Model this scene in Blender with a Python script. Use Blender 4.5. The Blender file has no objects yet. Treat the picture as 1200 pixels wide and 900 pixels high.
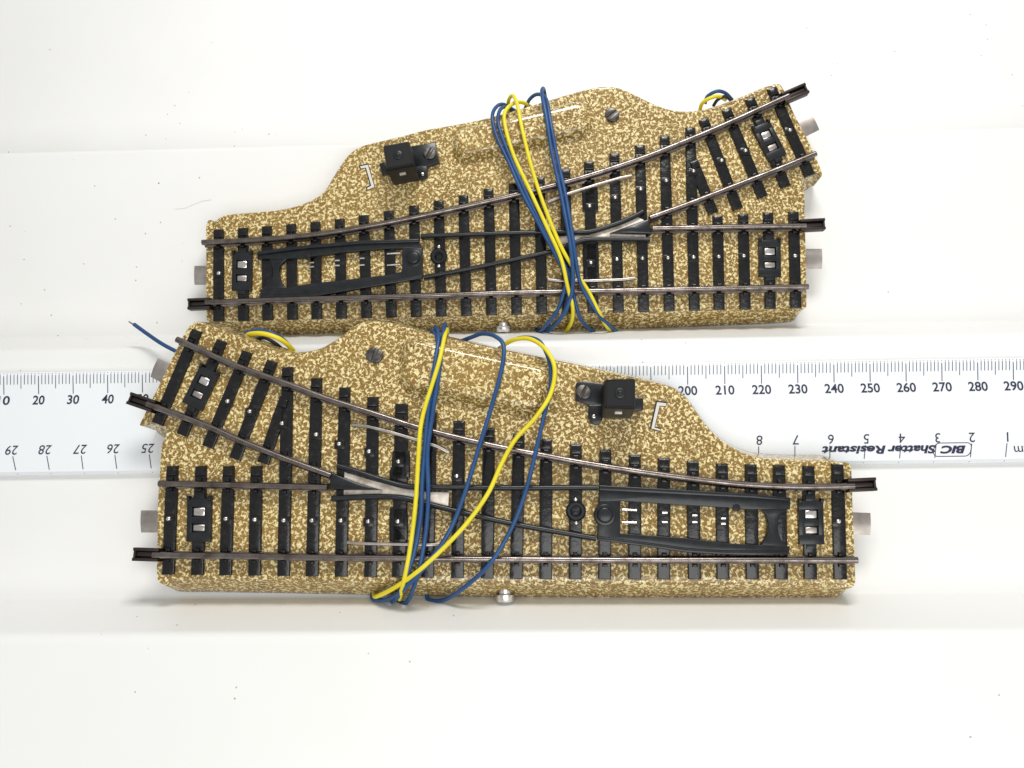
import bpy, bmesh, math, random
from mathutils import Vector, Matrix
from mathutils.geometry import tessellate_polygon
random.seed(7)
sc = bpy.context.scene
COL = sc.collection
R = math.radians
MM = 0.001
# ---------------------------------------------------------------- camera (millimetres, camera at the origin)
F = 933.333
PITCH, YAW, ROLL = R(-12.0), R(1.9), R(1.25)
rot = Matrix.Rotation(YAW, 3, 'Z') @ Matrix.Rotation(R(90) + PITCH, 3, 'X') @ Matrix.Rotation(ROLL, 3, 'Z')
# the camera looks along its local -Z; a positive local-Z turn tips the picture clockwise
rot = Matrix.Rotation(YAW, 3, 'Z') @ Matrix.Rotation(R(90) + PITCH, 3, 'X') @ Matrix.Rotation(-ROLL, 3, 'Z')
cd = bpy.data.cameras.new('camera'); cam = bpy.data.objects.new('camera', cd); COL.objects.link(cam)
cd.sensor_width = 36; cd.lens = 28; cd.clip_start = 0.005; cd.clip_end = 20
cam.matrix_world = rot.to_4x4(); sc.camera = cam

def ray(px, py):
    return rot @ Vector(((px - 600) / F, -(py - 450) / F, -1.0))

class Frame:
    """a thing's own flat frame: o origin, u right, v up along it, n out of it towards the viewer"""
    def __init__(s, o, lean):
        s.o = Vector(o); L = R(lean)
        s.u = Vector((1, 0, 0)); s.n = Vector((0, -math.cos(L), math.sin(L))); s.v = s.n.cross(s.u)
        s.m = Matrix(((s.u.x, s.v.x, s.n.x), (s.u.y, s.v.y, s.n.y), (s.u.z, s.v.z, s.n.z)))
    def at(s, px, py, h=0.0):
        d = ray(px, py); q = s.o + s.n * h
        t = q.dot(s.n) / d.dot(s.n)
        p = d * t - s.o
        return Vector((p.dot(s.u), p.dot(s.v), h))
    def world(s):
        return Matrix.Translation(s.o * MM) @ s.m.to_4x4()

# ---------------------------------------------------------------- materials
def new_mat(name, base=(.8, .8, .8), rough=.5, metal=0.0, spec=.5, coat=0.0):
    m = bpy.data.materials.new(name); m.use_nodes = True
    b = m.node_tree.nodes['Principled BSDF']
    b.inputs['Base Color'].default_value = (*base, 1)
    b.inputs['Roughness'].default_value = rough
    b.inputs['Metallic'].default_value = metal
    b.inputs['Specular IOR Level'].default_value = spec
    b.inputs['Coat Weight'].default_value = coat
    b.inputs['Coat Roughness'].default_value = .12
    return m, m.node_tree.nodes, m.node_tree.links, b

def noise(N, L, scale, detail=2, dist=0.0, rough=.5, offset=None):
    tc = N.new('ShaderNodeTexCoord'); n = N.new('ShaderNodeTexNoise')
    n.inputs['Scale'].default_value = scale; n.inputs['Detail'].default_value = detail
    n.inputs['Distortion'].default_value = dist; n.inputs['Roughness'].default_value = rough
    if offset:
        mp = N.new('ShaderNodeMapping'); mp.inputs['Location'].default_value = offset
        L.new(tc.outputs['Object'], mp.inputs['Vector']); L.new(mp.outputs['Vector'], n.inputs['Vector'])
    else:
        L.new(tc.outputs['Object'], n.inputs['Vector'])
    return n

def ramp(N, L, src, stops):
    r = N.new('ShaderNodeValToRGB'); e = r.color_ramp.elements
    while len(e) < len(stops): e.new(.5)
    for k, (p, c) in enumerate(stops):
        e[k].position = p; e[k].color = (*c, 1) if len(c) == 3 else c
    L.new(src, r.inputs['Fac']); return r

def mixrgb(N, L, fac, a, b, mode='MIX'):
    m = N.new('ShaderNodeMix'); m.data_type = 'RGBA'; m.blend_type = mode
    for s, v in (('Factor', fac), ):
        if isinstance(v, (int, float)): m.inputs[0].default_value = v
        else: L.new(v, m.inputs[0])
    for idx, v in ((6, a), (7, b)):
        if isinstance(v, tuple): m.inputs[idx].default_value = (*v, 1)
        else: L.new(v, m.inputs[idx])
    return m.outputs[2]

def bump(N, L, b, src, strength, dist=MM * .2):
    bp = N.new('ShaderNodeBump'); bp.inputs['Strength'].default_value = strength; bp.inputs['Distance'].default_value = dist
    L.new(src, bp.inputs['Height']); L.new(bp.outputs['Normal'], b.inputs['Normal'])

def speckle(name, seed):
    m, N, L, b = new_mat(name, rough=.5, spec=.25, coat=1.0)
    b.inputs['Coat Roughness'].default_value = .06
    n1 = noise(N, L, 1180, 2.5, .6, .6, (seed, 0, 0))
    n2 = noise(N, L, 1900, 2, .6, .5, (0, seed, 0))
    n3 = noise(N, L, 60, 2, 0, .5, (0, 0, seed))
    # cream flecks of irregular outline on two browns
    big = ramp(N, L, n1.outputs['Fac'], [(0.0, (0, 0, 0)), (.521, (0, 0, 0)), (.556, (1, 1, 1)), (1, (1, 1, 1))])
    fine = ramp(N, L, n2.outputs['Fac'], [(0, (0, 0, 0)), (.575, (0, 0, 0)), (.61, (1, 1, 1)), (1, (1, 1, 1))])
    br = ramp(N, L, n3.outputs['Fac'], [(.3, (.190, .106, .015)), (.7, (.275, .160, .027))])
    cr = ramp(N, L, n2.outputs['Fac'], [(.35, (.60, .45, .17)), (.55, (.84, .72, .38)), (.7, (.93, .86, .56))])
    c = mixrgb(N, L, fine.outputs['Color'], br.outputs['Color'], (.42, .30, .12))
    c = mixrgb(N, L, big.outputs['Color'], c, cr.outputs['Color'])
    L.new(c, b.inputs['Base Color'])
    bump(N, L, b, n1.outputs['Fac'], .12)
    return m

M = {}
M['bed_a'] = speckle('speckled_lacquer', 1.37)
M['bed_b'] = speckle('speckled_lacquer_old', 5.91)
m, N, L, b = new_mat('sleeper_black', (.010, .010, .011), .24, 0, .35, .3)
n = noise(N, L, 900, 3); c = ramp(N, L, n.outputs['Fac'], [(.35, (.002, .002, .003)), (.6, (.006, .006, .006)), (.8, (.030, .026, .021))])
L.new(c.outputs['Color'], b.inputs['Base Color']); bump(N, L, b, n.outputs['Fac'], .6)
M['sleeper'] = m
m, N, L, b = new_mat('rail_steel', (.16, .125, .125), .3, 1.0)
n = noise(N, L, 300, 4, 0, .6); c = ramp(N, L, n.outputs['Fac'], [(.3, (.110, .088, .076)), (.7, (.31, .27, .25))])
L.new(c.outputs['Color'], b.inputs['Base Color'])
r_ = ramp(N, L, n.outputs['Fac'], [(.3, (.36, .36, .36)), (.7, (.15, .15, .15))]); L.new(r_.outputs['Color'], b.inputs['Roughness'])
bump(N, L, b, n.outputs['Fac'], .1); M['rail'] = m
M['joiner'] = new_mat('joiner_steel', (.06, .048, .045), .42, .85)[0]
M['matte'] = new_mat('matte_black', (.012, .012, .013), .42, 0, .28)[0]
m, N, L, b = new_mat('black_enamel', (.012, .014, .016), .3, 0, .4, .1)
n = noise(N, L, 420, 4, 0, .6); c = ramp(N, L, n.outputs['Fac'], [(.4, (.007, .008, .010)), (.72, (.015, .017, .019)), (.8, (.06, .05, .045))])
L.new(c.outputs['Color'], b.inputs['Base Color']); bump(N, L, b, n.outputs['Fac'], .15); M['enamel'] = m
m, N, L, b = new_mat('bright_nickel', (.75, .73, .70), .25, 1.0)
n = noise(N, L, 500, 3); c = ramp(N, L, n.outputs['Fac'], [(.3, (.55, .5, .46)), (.6, (.82, .8, .77))]); L.new(c.outputs['Color'], b.inputs['Base Color']); M['nickel'] = m
m, N, L, b = new_mat('dull_nickel', (.5, .46, .43), .4, 1.0)
n = noise(N, L, 250, 4); c = ramp(N, L, n.outputs['Fac'], [(.3, (.34, .30, .27)), (.7, (.56, .52, .48))]); L.new(c.outputs['Color'], b.inputs['Base Color']); M['tongue'] = m
m, N, L, b = new_mat('worn_plate', (.72, .66, .58), .45, .35)
n = noise(N, L, 350, 4); c = ramp(N, L, n.outputs['Fac'], [(.35, (.45, .38, .30)), (.6, (.78, .72, .64))]); L.new(c.outputs['Color'], b.inputs['Base Color']); M['plate'] = m
m, N, L, b = new_mat('screw_steel', (.10, .095, .09), .4, .8); n = noise(N, L, 700, 3); c = ramp(N, L, n.outputs['Fac'], [(.3, (.05, .045, .04)), (.7, (.16, .15, .14))]); L.new(c.outputs['Color'], b.inputs['Base Color']); M['screw'] = m
def wire_mat(name, a, b2):
    m, N, L, b = new_mat(name, a, .42, 0, .45)
    n = noise(N, L, 150, 3); c = ramp(N, L, n.outputs['Fac'], [(.3, a), (.7, b2)]); L.new(c.outputs['Color'], b.inputs['Base Color']); return m
M['blue'] = wire_mat('blue_insulation', (.012, .055, .165), (.02, .08, .22))
M['yellow'] = wire_mat('yellow_insulation', (.70, .58, .012), (.80, .69, .03))
M['blackwire'] = wire_mat('black_insulation', (.012, .014, .02), (.02, .022, .03))
M['copper'] = new_mat('tinned_copper', (.35, .27, .2), .4, 1)[0]
M['ink'] = new_mat('ruler_ink', (.022, .022, .06), .5)[0]
M['tick'] = new_mat('ruler_tick_ink', (.05, .06, .10), .5)[0]
M['hole'] = new_mat('slot_edge', (.02, .016, .012), .6)[0]
M['paper'] = new_mat('pale_lining', (.66, .63, .58), .55)[0]
m, N, L, b = new_mat('ruler_plastic', (.80, .85, .89), .22, 0, .5)
n = noise(N, L, 25, 3); c = ramp(N, L, n.outputs['Fac'], [(.3, (.80, .835, .86)), (.7, (.83, .86, .88))]); L.new(c.outputs['Color'], b.inputs['Base Color']); M['ruler'] = m
# white moulded plastic of the stand: faint smudges, dust flecks, a few scuffs
m, N, L, b = new_mat('white_plastic', (.82, .82, .80), .38, 0, .45)
n = noise(N, L, 9, 4, 0, .6); c = ramp(N, L, n.outputs['Fac'], [(.3, (.80, .80, .775)), (.7, (.84, .84, .825))])
col = c.outputs['Color']
tc = N.new('ShaderNodeTexCoord')
for sc_, thr, colr, gate in ((420, .10, (.42, .36, .30), 14), (170, .045, (.22, .19, .16), 9)):
    v = N.new('ShaderNodeTexVoronoi'); v.inputs['Scale'].default_value = sc_; L.new(tc.outputs['Object'], v.inputs['Vector'])
    g = noise(N, L, gate, 2, 0, .5, (gate, 3, 1)); nn = noise(N, L, 1500, 2)
    less = N.new('ShaderNodeMath'); less.operation = 'LESS_THAN'; L.new(v.outputs['Distance'], less.inputs[0]); less.inputs[1].default_value = thr
    sep = N.new('ShaderNodeSeparateColor'); L.new(v.outputs['Color'], sep.inputs[0])
    rare = N.new('ShaderNodeMath'); rare.operation = 'LESS_THAN'; L.new(sep.outputs[0], rare.inputs[0]); rare.inputs[1].default_value = .13
    gg = N.new('ShaderNodeMath'); gg.operation = 'GREATER_THAN'; L.new(g.outputs['Fac'], gg.inputs[0]); gg.inputs[1].default_value = .52
    a1 = N.new('ShaderNodeMath'); a1.operation = 'MULTIPLY'; L.new(less.outputs[0], a1.inputs[0]); L.new(rare.outputs[0], a1.inputs[1])
    a2 = N.new('ShaderNodeMath'); a2.operation = 'MULTIPLY'; L.new(a1.outputs[0], a2.inputs[0]); L.new(gg.outputs[0], a2.inputs[1])
    col = mixrgb(N, L, a2.outputs[0], col, colr)
L.new(col, b.inputs['Base Color'])
M['white'] = m

# ---------------------------------------------------------------- mesh helpers (all lengths in mm, local frame)
def build(name, bm, mat, parent=None, smooth=35, frame=None):
    bmesh.ops.remove_doubles(bm, verts=bm.verts, dist=1e-4)
    bmesh.ops.recalc_face_normals(bm, faces=bm.faces)
    bmesh.ops.scale(bm, vec=(MM, MM, MM), verts=bm.verts)
    if smooth:
        for f in bm.faces: f.smooth = True
        for e in bm.edges:
            if len(e.link_faces) == 2:
                e.smooth = e.calc_face_angle(0) < R(smooth)
            else: e.smooth = False
    me = bpy.data.meshes.new(name); bm.to_mesh(me); bm.free()
    me.materials.append(mat)
    o = bpy.data.objects.new(name, me); COL.objects.link(o)
    if parent is not None: o.parent = parent
    if frame is not None: o.matrix_world = frame.world()
    return o

def catmull(pts, n=6, closed=False):
    out = []; k = len(pts)
    P = [Vector(p) for p in pts]
    rng = range(k) if closed else range(k - 1)
    for i in rng:
        p1, p2 = P[i], P[(i + 1) % k]
        p0 = P[i - 1] if (closed or i > 0) else p1 * 2 - p2
        p3 = P[(i + 2) % k] if (closed or i + 2 < k) else p2 * 2 - p1
        for j in range(n):
            t = j / n
            out.append(.5 * ((2 * p1) + (p2 - p0) * t + (2 * p0 - 5 * p1 + 4 * p2 - p3) * t * t + (-p0 + 3 * p1 - 3 * p2 + p3) * t ** 3))
    if not closed: out.append(P[-1].copy())
    return out

def area2(p):
    return sum(p[i].x * p[(i + 1) % len(p)].y - p[(i + 1) % len(p)].x * p[i].y for i in range(len(p)))

def normals2(p):
    """outward normals of a counter-clockwise outline, scaled for mitring"""
    out = []; k = len(p)
    for i in range(k):
        a = (p[i] - p[i - 1]).to_2d(); b_ = (p[(i + 1) % k] - p[i]).to_2d()
        if a.length < 1e-6: a = b_
        if b_.length < 1e-6: b_ = a
        a.normalize(); b_.normalize()
        na = Vector((a.y, -a.x)); nb = Vector((b_.y, -b_.x)); s = na + nb
        if s.length < 1e-4: s = na
        s.normalize(); c = max(.5, s.dot(na)); out.append(s / c)
    return out

def loft(bm, outline, rings, cap0=True, cap1=True):
    """outline: 2-D points ccw; rings: (height, inset or list of insets)"""
    if area2(outline) < 0: outline = outline[::-1]
    nn = normals2(outline); k = len(outline); vs = []
    for h, ins in rings:
        row = []
        for i, p in enumerate(outline):
            d = ins[i] if isinstance(ins, (list, tuple)) else ins
            row.append(bm.verts.new((p.x - nn[i].x * d, p.y - nn[i].y * d, h)))
        vs.append(row)
    for a, b_ in zip(vs, vs[1:]):
        for i in range(k):
            bm.faces.new((a[i], a[(i + 1) % k], b_[(i + 1) % k], b_[i]))
    for row, do in ((vs[0], cap0), (vs[-1], cap1)):
        if do:
            for t in tessellate_polygon([[v.co for v in row]]):
                try: bm.faces.new([row[j] for j in t])
                except ValueError: pass
    return vs

def prism(bm, poly, h0, h1, bev=.25):
    poly = [Vector((p[0], p[1], 0)) for p in poly]
    if bev > 0: loft(bm, poly, [(h0, 0), (h1 - bev, 0), (h1 - bev * .3, bev * .3), (h1, bev)])
    else: loft(bm, poly, [(h0, 0), (h1, 0)])

def disc(bm, c, r, h0, h1, bev=.2, seg=28):
    prism(bm, [(c[0] + r * math.cos(2 * math.pi * i / seg), c[1] + r * math.sin(2 * math.pi * i / seg)) for i in range(seg)], h0, h1, bev)

def box(bm, u0, u1, v0, v1, h0, h1, bev=.15):
    prism(bm, [(u0, v0), (u1, v0), (u1, v1), (u0, v1)], h0, h1, bev)

def tube(bm, pts, r, seg=10, caps=True):
    pts = [p for i, p in enumerate(pts) if i == 0 or (p - pts[i - 1]).length > 1e-3]
    t0 = (pts[1] - pts[0]).normalized(); ref = Vector((0, 0, 1)) if abs(t0.z) < .9 else Vector((1, 0, 0))
    side = t0.cross(ref).normalized(); rows = []
    for i, p in enumerate(pts):
        t = (pts[min(i + 1, len(pts) - 1)] - pts[max(i - 1, 0)]).normalized()
        side = (side - t * side.dot(t)).normalized(); up = side.cross(t)
        rows.append([bm.verts.new(p + (side * math.cos(2 * math.pi * k / seg) + up * math.sin(2 * math.pi * k / seg)) * r) for k in range(seg)])
    for a, b_ in zip(rows, rows[1:]):
        for k in range(seg): bm.faces.new((a[k], a[(k + 1) % seg], b_[(k + 1) % seg], b_[k]))
    if caps: bm.faces.new(rows[0]); bm.faces.new(rows[-1])

def sweep(bm, pts, prof):
    """profile (side, height) carried along a path in the uv plane"""
    rows = []
    for i, p in enumerate(pts):
        t = (pts[min(i + 1, len(pts) - 1)] - pts[max(i - 1, 0)]); t.z = 0; t.normalize()
        s = Vector((-t.y, t.x, 0))
        rows.append([bm.verts.new((p.x + s.x * a, p.y + s.y * a, p.z + h)) for a, h in prof])
    k = len(prof)
    for a, b_ in zip(rows, rows[1:]):
        for j in range(k): bm.faces.new((a[j], a[(j + 1) % k], b_[(j + 1) % k], b_[j]))
    bm.faces.new(rows[0]); bm.faces.new(rows[-1])

RAIL = [(-.98, .3), (.98, .3), (.98, .6), (.5, .95), (.42, 1.8), (.70, 2.15)] + [(.80 * math.cos(R(a)), 2.6 + .80 * math.sin(R(a))) for a in range(0, 181, 15)] + \
       [(-.70, 2.15), (-.42, 1.8), (-.5, .95), (-.98, .6)]
CLOSURE = [(-.75, .3), (.75, .3), (.72, 2.2), (.55, 2.75), (.2, 3.0), (-.2, 3.0), (-.55, 2.75), (-.72, 2.2)]
GUARD = [(-.42, .3), (.42, .3), (.42, 1.9), (.3, 2.2), (0, 2.3), (-.3, 2.2), (-.42, 1.9)]

def empty(name, frame, label, cat, group=None):
    o = bpy.data.objects.new(name, None); COL.objects.link(o); o.matrix_world = frame.world()
    o.empty_display_size = .02
    o['label'] = label; o['category'] = cat
    if group: o['group'] = group
    return o

def screw(name, fr, parent, px, py, rad, h, ang):
    c = fr.at(px, py, h + .8); bm = bmesh.new()
    # two half-domes with the driver slot between them
    for s in (-1, 1):
        pts = []
        for i in range(15):
            a = ang + s * (math.pi / 2 - math.pi * .5) + math.pi * (i / 14) * 1.0 + (0 if s > 0 else math.pi)
            pts.append((c.x + rad * math.cos(a) + .16 * rad * -math.sin(ang) * s, c.y + rad * math.sin(a) + .16 * rad * math.cos(ang) * s))
        pts = [((p[0] - c.x) * .97 + c.x, (p[1] - c.y) * .97 + c.y) for p in pts]
        prism(bm, pts, h, h + .9, .35)
    disc(bm, (c.x, c.y), rad * 1.0, h - .1, h + .45, .1)
    return build(name, bm, M['screw'], parent)

# ---------------------------------------------------------------- one turnout from its measured outline
HB = 8.5                                                        # height of the pressed ballast bed
def turnout(root, fr, D, bedmat):
    P = fr.at
    # ballast bed
    ol = catmull([P(x, y, -HB).to_2d().to_3d() for x, y in D['outline']], 5, True)
    px_ = [q.x for q in catmull([(x, y, 0) for x, y in D['outline']], 5, True)]
    if area2(ol) < 0: ol = ol[::-1]; px_ = px_[::-1]
    nn = normals2(ol); ins = []
    for q, x_ in zip(nn, px_):
        q = q.normalized(); end = min(1, max(0, (abs(q.x) - .80) / .08)) if not D['ends'][0] < x_ < D['ends'][1] else 0; low = min(1, max(0, (-q.y - .6) / .3))
        v = 2.6 * (1 - low) + 4.3 * low; ins.append(v * (1 - end) + .15 * end)
    k = len(ins)
    for _ in range(6): ins = [(ins[i - 1] + ins[i] * 2 + ins[(i + 1) % k]) / 4 for i in range(k)]
    # where the upper edge, not the foot, makes the outline seen in the photograph, draw the foot in accordingly
    tl = catmull([P(x, y, 0).to_2d().to_3d() for x, y in D['outline']], 5, True)
    if area2(tl) < 0: tl = tl[::-1]
    endw = [min(1, max(0, (abs(q.normalized().x) - .80) / .08)) if not D['ends'][0] < x_ < D['ends'][1] else 0 for q, x_ in zip(nn, px_)]
    endw = [max(endw[(i + j) % k] for j in range(-9, 10)) for i in range(k)]
    ov = []
    for i in range(k):
        n_ = nn[i].normalized(); sg = 1 if n_.y > 0 else -1
        ov.append(sg * max(0.0, (ol[i].y - tl[i].y) * sg - ins[i] * abs(n_.y)) * min(1, abs(n_.y) * 2))
    ov = [max(ov[(i + j) % k] for j in range(-8, 9)) if endw[i] > .3 and nn[i].normalized().y > -.3 and ov[i] >= 0 else ov[i] for i in range(k)]
    for _ in range(3):
        ov = [(ov[i - 1] + ov[i] * 2 + ov[(i + 1) % k]) / 4 for i in range(k)]
        endw = [(endw[i - 1] + endw[i] * 2 + endw[(i + 1) % k]) / 4 for i in range(k)]
    ol = [Vector((ol[i].x + (tl[i].x - ol[i].x) * endw[i], ol[i].y - ov[i], 0)) for i in range(k)]
    raw = [p.copy() for p in ol]
    def untangle(ring, ref):
        for _ in range(60):
            bad = 0
            for i in range(k):
                j = (i + 1) % k; e = (ref[j] - ref[i]).to_2d(); g_ = (ring[j] - ring[i]).to_2d()
                if e.length > 1e-6 and g_.dot(e) < -1e-7:
                    m_ = (ring[i] + ring[j]) / 2; ring[i] = m_.copy(); ring[j] = m_.copy(); bad += 1
            if not bad: break
        return ring
    ref = catmull([P(x, y, -HB).to_2d().to_3d() for x, y in D['outline']], 5, True)
    if area2(ref) < 0: ref = ref[::-1]
    ol = untangle(ol, ref)
    for _ in range(2): ol = [ol[i] if endw[i] > .05 else (ol[i - 1] + ol[i] * 2 + ol[(i + 1) % k]) / 4 for i in range(k)]
    nn2 = [n_.normalized() for n_ in nn]
    for _ in range(3): nn2 = [(nn2[i - 1] + nn2[i] * 2 + nn2[(i + 1) % k]).normalized() for i in range(k)]
    dp = [1.08 * v for v in ins]
    tp = untangle([Vector((ol[i].x - nn2[i].x * dp[i], ol[i].y - nn2[i].y * dp[i], 0)) for i in range(k)], ol)
    tp = [(tp[i - 1] + tp[i] * 2 + tp[(i + 1) % k]) / 4 for i in range(k)]
    bm = bmesh.new(); rows = []
    for h, f_ in ((-HB, 0), (-HB + .4, .05), (-2.4, .60), (-1.1, .72), (-.35, .84), (-.08, .93), (0, 1.0)):
        rows.append([bm.verts.new((ol[i].x + (tp[i].x - ol[i].x) * f_, ol[i].y + (tp[i].y - ol[i].y) * f_, h)) for i in range(k)])
    for a, b_ in zip(rows, rows[1:]):
        for i in range(k): bm.faces.new((a[i], a[(i + 1) % k], b_[(i + 1) % k], b_[i]))
    for row in (rows[0], rows[-1]):
        for t in tessellate_polygon([[v.co for v in row]]):
            try: bm.faces.new([row[q] for q in t])
            except ValueError: pass
    o = build('ballast_bed', bm, bedmat, root, 50); o.modifiers.new('WeightedNormal', 'WEIGHTED_NORMAL')
    # raised cover over the motor
    bm = bmesh.new()
    hp = [P(x, y, 1.5) for x, y in D['hump']]
    c = sum(hp, Vector()) / len(hp)
    rr = []
    for i, p in enumerate(hp):                                  # rounded corners
        a, b_ = hp[i - 1], hp[(i + 1) % len(hp)]
        s, e = p + (a - p).normalized() * 3.2, p + (b_ - p).normalized() * 3.2
        for t in [j / 6 for j in range(7)]: rr.append(s * (1 - t) ** 2 + p * 2 * t * (1 - t) + e * t * t)
    loft(bm, rr, [(-.6, -2.0), (.05, -1.6), (.35, -1.1), (1.2, -.5), (2.1, .0), (2.7, .6), (2.95, 1.4), (3.0, 2.4)])
    build('motor_cover', bm, bedmat, root, 60).modifiers.new('WeightedNormal', 'WEIGHTED_NORMAL')
    # rails
    for pts in D['rails']:
        bm = bmesh.new(); sweep(bm, [Vector((p.x, p.y, 0)) for p in catmull([P(x, y, 3.2) for x, y in pts], 6)], RAIL)
        build('rail', bm, M['rail'], root, 40)
    for (x0, y0, x1, y1) in D['joiners']:                       # folded sheet sleeves at the rail ends
        a, b_ = P(x0, y0, 2.5), P(x1, y1, 2.5); t = (b_ - a).to_2d().normalized(); s = Vector((-t.y, t.x))
        a, b_ = a.to_2d(), b_.to_2d(); bm = bmesh.new()
        for w0, w1, h0, h1 in ((-1.7, -.95, .2, 2.9), (.8, 1.55, .2, 2.9), (-1.5, 1.4, .2, .9)):
            prism(bm, [a + s * w0, b_ + s * w0, b_ + s * w1, a + s * w1], h0, h1, .12)
        prism(bm, [a + s * -.6 + t * .5, b_ + s * -.6, b_ + s * .6, a + s * .6 + t * .5], .5, 2.1, .3)
        prism(bm, [a + s * -1.7, a + t * .55 + s * -1.7, a + t * .55 + s * 1.55, a + s * 1.55], .2, 2.5, .15)
        build('rail_joiner', bm, M['joiner'], root)
    # sleepers
    r1 = [P(x, y, 3.2) for x, y in D['rails'][0]]
    rails_uv = [[P(x, y, 3.2).to_2d() for x, y in pts] for pts in D['rails']]
    def rail_v(u, poly):
        for a, b_ in zip(poly, poly[1:]):
            if min(a.x, b_.x) <= u <= max(a.x, b_.x) and abs(b_.x - a.x) > 1e-6: return a.y + (b_.y - a.y) * (u - a.x) / (b_.x - a.x)
        return None
    for (x0, y0, x1, y1, w) in D['sleepers']:
        a, b_ = P(x0, y0, .5).to_2d(), P(x1, y1, .5).to_2d(); t = (b_ - a).normalized(); s = Vector((-t.y, t.x)); bm = bmesh.new()
        h = w / 2
        prism(bm, [a + s * h * .94, a + t * (b_ - a).length * .35 + s * h * 1.03, b_ + s * h, b_ - s * h, a + t * (b_ - a).length * .35 - s * h * 1.03, a - s * h * .94], -.3, .75, .3)
        # raised cap at the outer end and the spike clips gripping the rail
        if (b_ - a).length > 14: prism(bm, [a + s * h * .8 + t * .35, a + t * 2.6 + s * h * .8, a + t * 2.6 - s * h * .8, a - s * h * .8 + t * .35], .6, 1.25, .35)
        for rp in (rails_uv if w < 4 else ()):                   # fixing blocks either side of every rail it carries
            for p_, q_ in zip(rp, rp[1:]):
                d1 = b_ - a; d2 = q_ - p_; den = d1.x * d2.y - d1.y * d2.x
                if abs(den) < 1e-9: continue
                f1 = ((p_.x - a.x) * d2.y - (p_.y - a.y) * d2.x) / den; f2 = ((p_.x - a.x) * d1.y - (p_.y - a.y) * d1.x) / den
                if 0 <= f2 <= 1 and .02 < f1 < .98:
                    for o_ in (-1.25, 1.25):
                        cc = a + d1 * f1 + t * o_
                        prism(bm, [cc + s * .62 + t * .42, cc - s * .62 + t * .42, cc - s * .62 - t * .42, cc + s * .62 - t * .42], .5, 1.55, .22)
        build('sleeper', bm, M['sleeper'], root, 30)
    # centre contact studs
    for (x, y) in D['studs']:
        c = P(x, y, 1.6); bm = bmesh.new(); box(bm, c.x - 1.3, c.x + 1.3, c.y - 1.25, c.y + 1.0, .5, 1.0, .15)
        o = build('stud_base', bm, M['sleeper'], root)
        bm = bmesh.new(); disc(bm, c, .62, .9, 1.75, .4, 14); build('contact_stud', bm, M['nickel'], o, 60)
    for (x0, y0, x1, y1) in D['springs']:
        bm = bmesh.new(); a_, b_ = P(x0, y0, 1.0), P(x1, y1, 1.0); q_ = .5 if abs(x1 - x0) < 14 else .9; c_ = (a_ + b_) / 2; tube(bm, [c_ + (a_ - c_) * q_, c_ + (b_ - c_) * q_], .34, 10); build('contact_spring', bm, M['nickel'], root, 60)
    # blade frame
    bm = bmesh.new()
    for poly, h0, h1 in D['blade']:
        prism(bm, [P(x, y, h1) for x, y in poly], h0, h1, .28)
    o = build('blade_frame', bm, M['enamel'], root, 30)
    bm = bmesh.new(); disc(bm, P(*D['notch'], 2.2), .95, 1.9, 2.32, .05, 18); build('punched_hole', bm, M['matte'], o)
    bm = bmesh.new(); c = P(*D['pivot'], 2.6); disc(bm, c, 2.75, .6, 2.25, .3); disc(bm, c, 1.95, 2.1, 2.9, .5); build('pivot_rivet', bm, M['enamel'], o, 50)
    # nut with a hole
    c = P(*D['nut'], 1.8); bm = bmesh.new(); seg = 24
    for r_o, r_i, h0, h1 in ((2.5, 1.15, .5, 1.9),):
        rows = []
        for r, h in ((r_o, h0), (r_o, h1 - .4), (r_o - .4, h1), (r_i + .3, h1), (r_i, h1 - .3), (r_i, h0)):
            rows.append([bm.verts.new((c.x + r * math.cos(2 * math.pi * i / seg), c.y + r * math.sin(2 * math.pi * i / seg), h)) for i in range(seg)])
        for a, b_ in zip(rows, rows[1:]):
            for i in range(seg): bm.faces.new((a[i], a[(i + 1) % seg], b_[(i + 1) % seg], b_[i]))
    o = build('pivot_eyelet', bm, M['enamel'], root, 35)
    for s in (-1, 1):
        bm = bmesh.new(); disc(bm, (c.x, c.y + s * 2.9), .6, .6, 1.7, .4, 14); build('contact_stud', bm, M['nickel'], o, 60)
    # closure and guard rails, frog
    for pts in D['closure']:
        bm = bmesh.new(); sweep(bm, [Vector((p.x, p.y, 0)) for p in catmull([P(x, y, 2.8) for x, y in pts], 6)], CLOSURE); build('closure_rail', bm, M['enamel'], root, 40)
    for pts in D['guards']:
        bm = bmesh.new(); q = [P(x, y, 2.2) for x, y in pts]
        q[0].z -= .5; q[-1].z -= .5
        sweep(bm, [Vector((p.x, p.y, p.z - 2.2)) for p in q], GUARD); build('guard_rail', bm, M['tongue'], root, 40)
    bm = bmesh.new(); prism(bm, [P(x, y, 2.2) for x, y in D['plate']], .4, 1.7, .1); o = build('frog_plate', bm, M['plate'], root, 30)
    bm = bmesh.new(); prism(bm, [P(x, y, 3.0) for x, y in D['frog']], .6, 3.0, .6); build('frog', bm, M['enamel'], root, 30)
    # end connector plates with their spring contacts, and the coupling tongues
    for corners, wins in D['plates']:
        q = [P(x, y, 1.4).to_2d() for x, y in corners]; ax = (q[1] - q[0]); ay = (q[3] - q[0]); bm = bmesh.new()
        g = lambda s, t: q[0] + ax * s + ay * t
        def pl(s0, s1, t0, t1, h0, h1, bv=.15): prism(bm, [g(s0, t0), g(s1, t0), g(s1, t1), g(s0, t1)], h0, h1, bv)
        pl(0, 1, 0, .2, -.2, 1.4); pl(0, 1, .78, 1, -.2, 1.4); pl(0, .22, .19, .79, -.2, 1.4); pl(.78, 1, .19, .79, -.2, 1.4)
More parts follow.
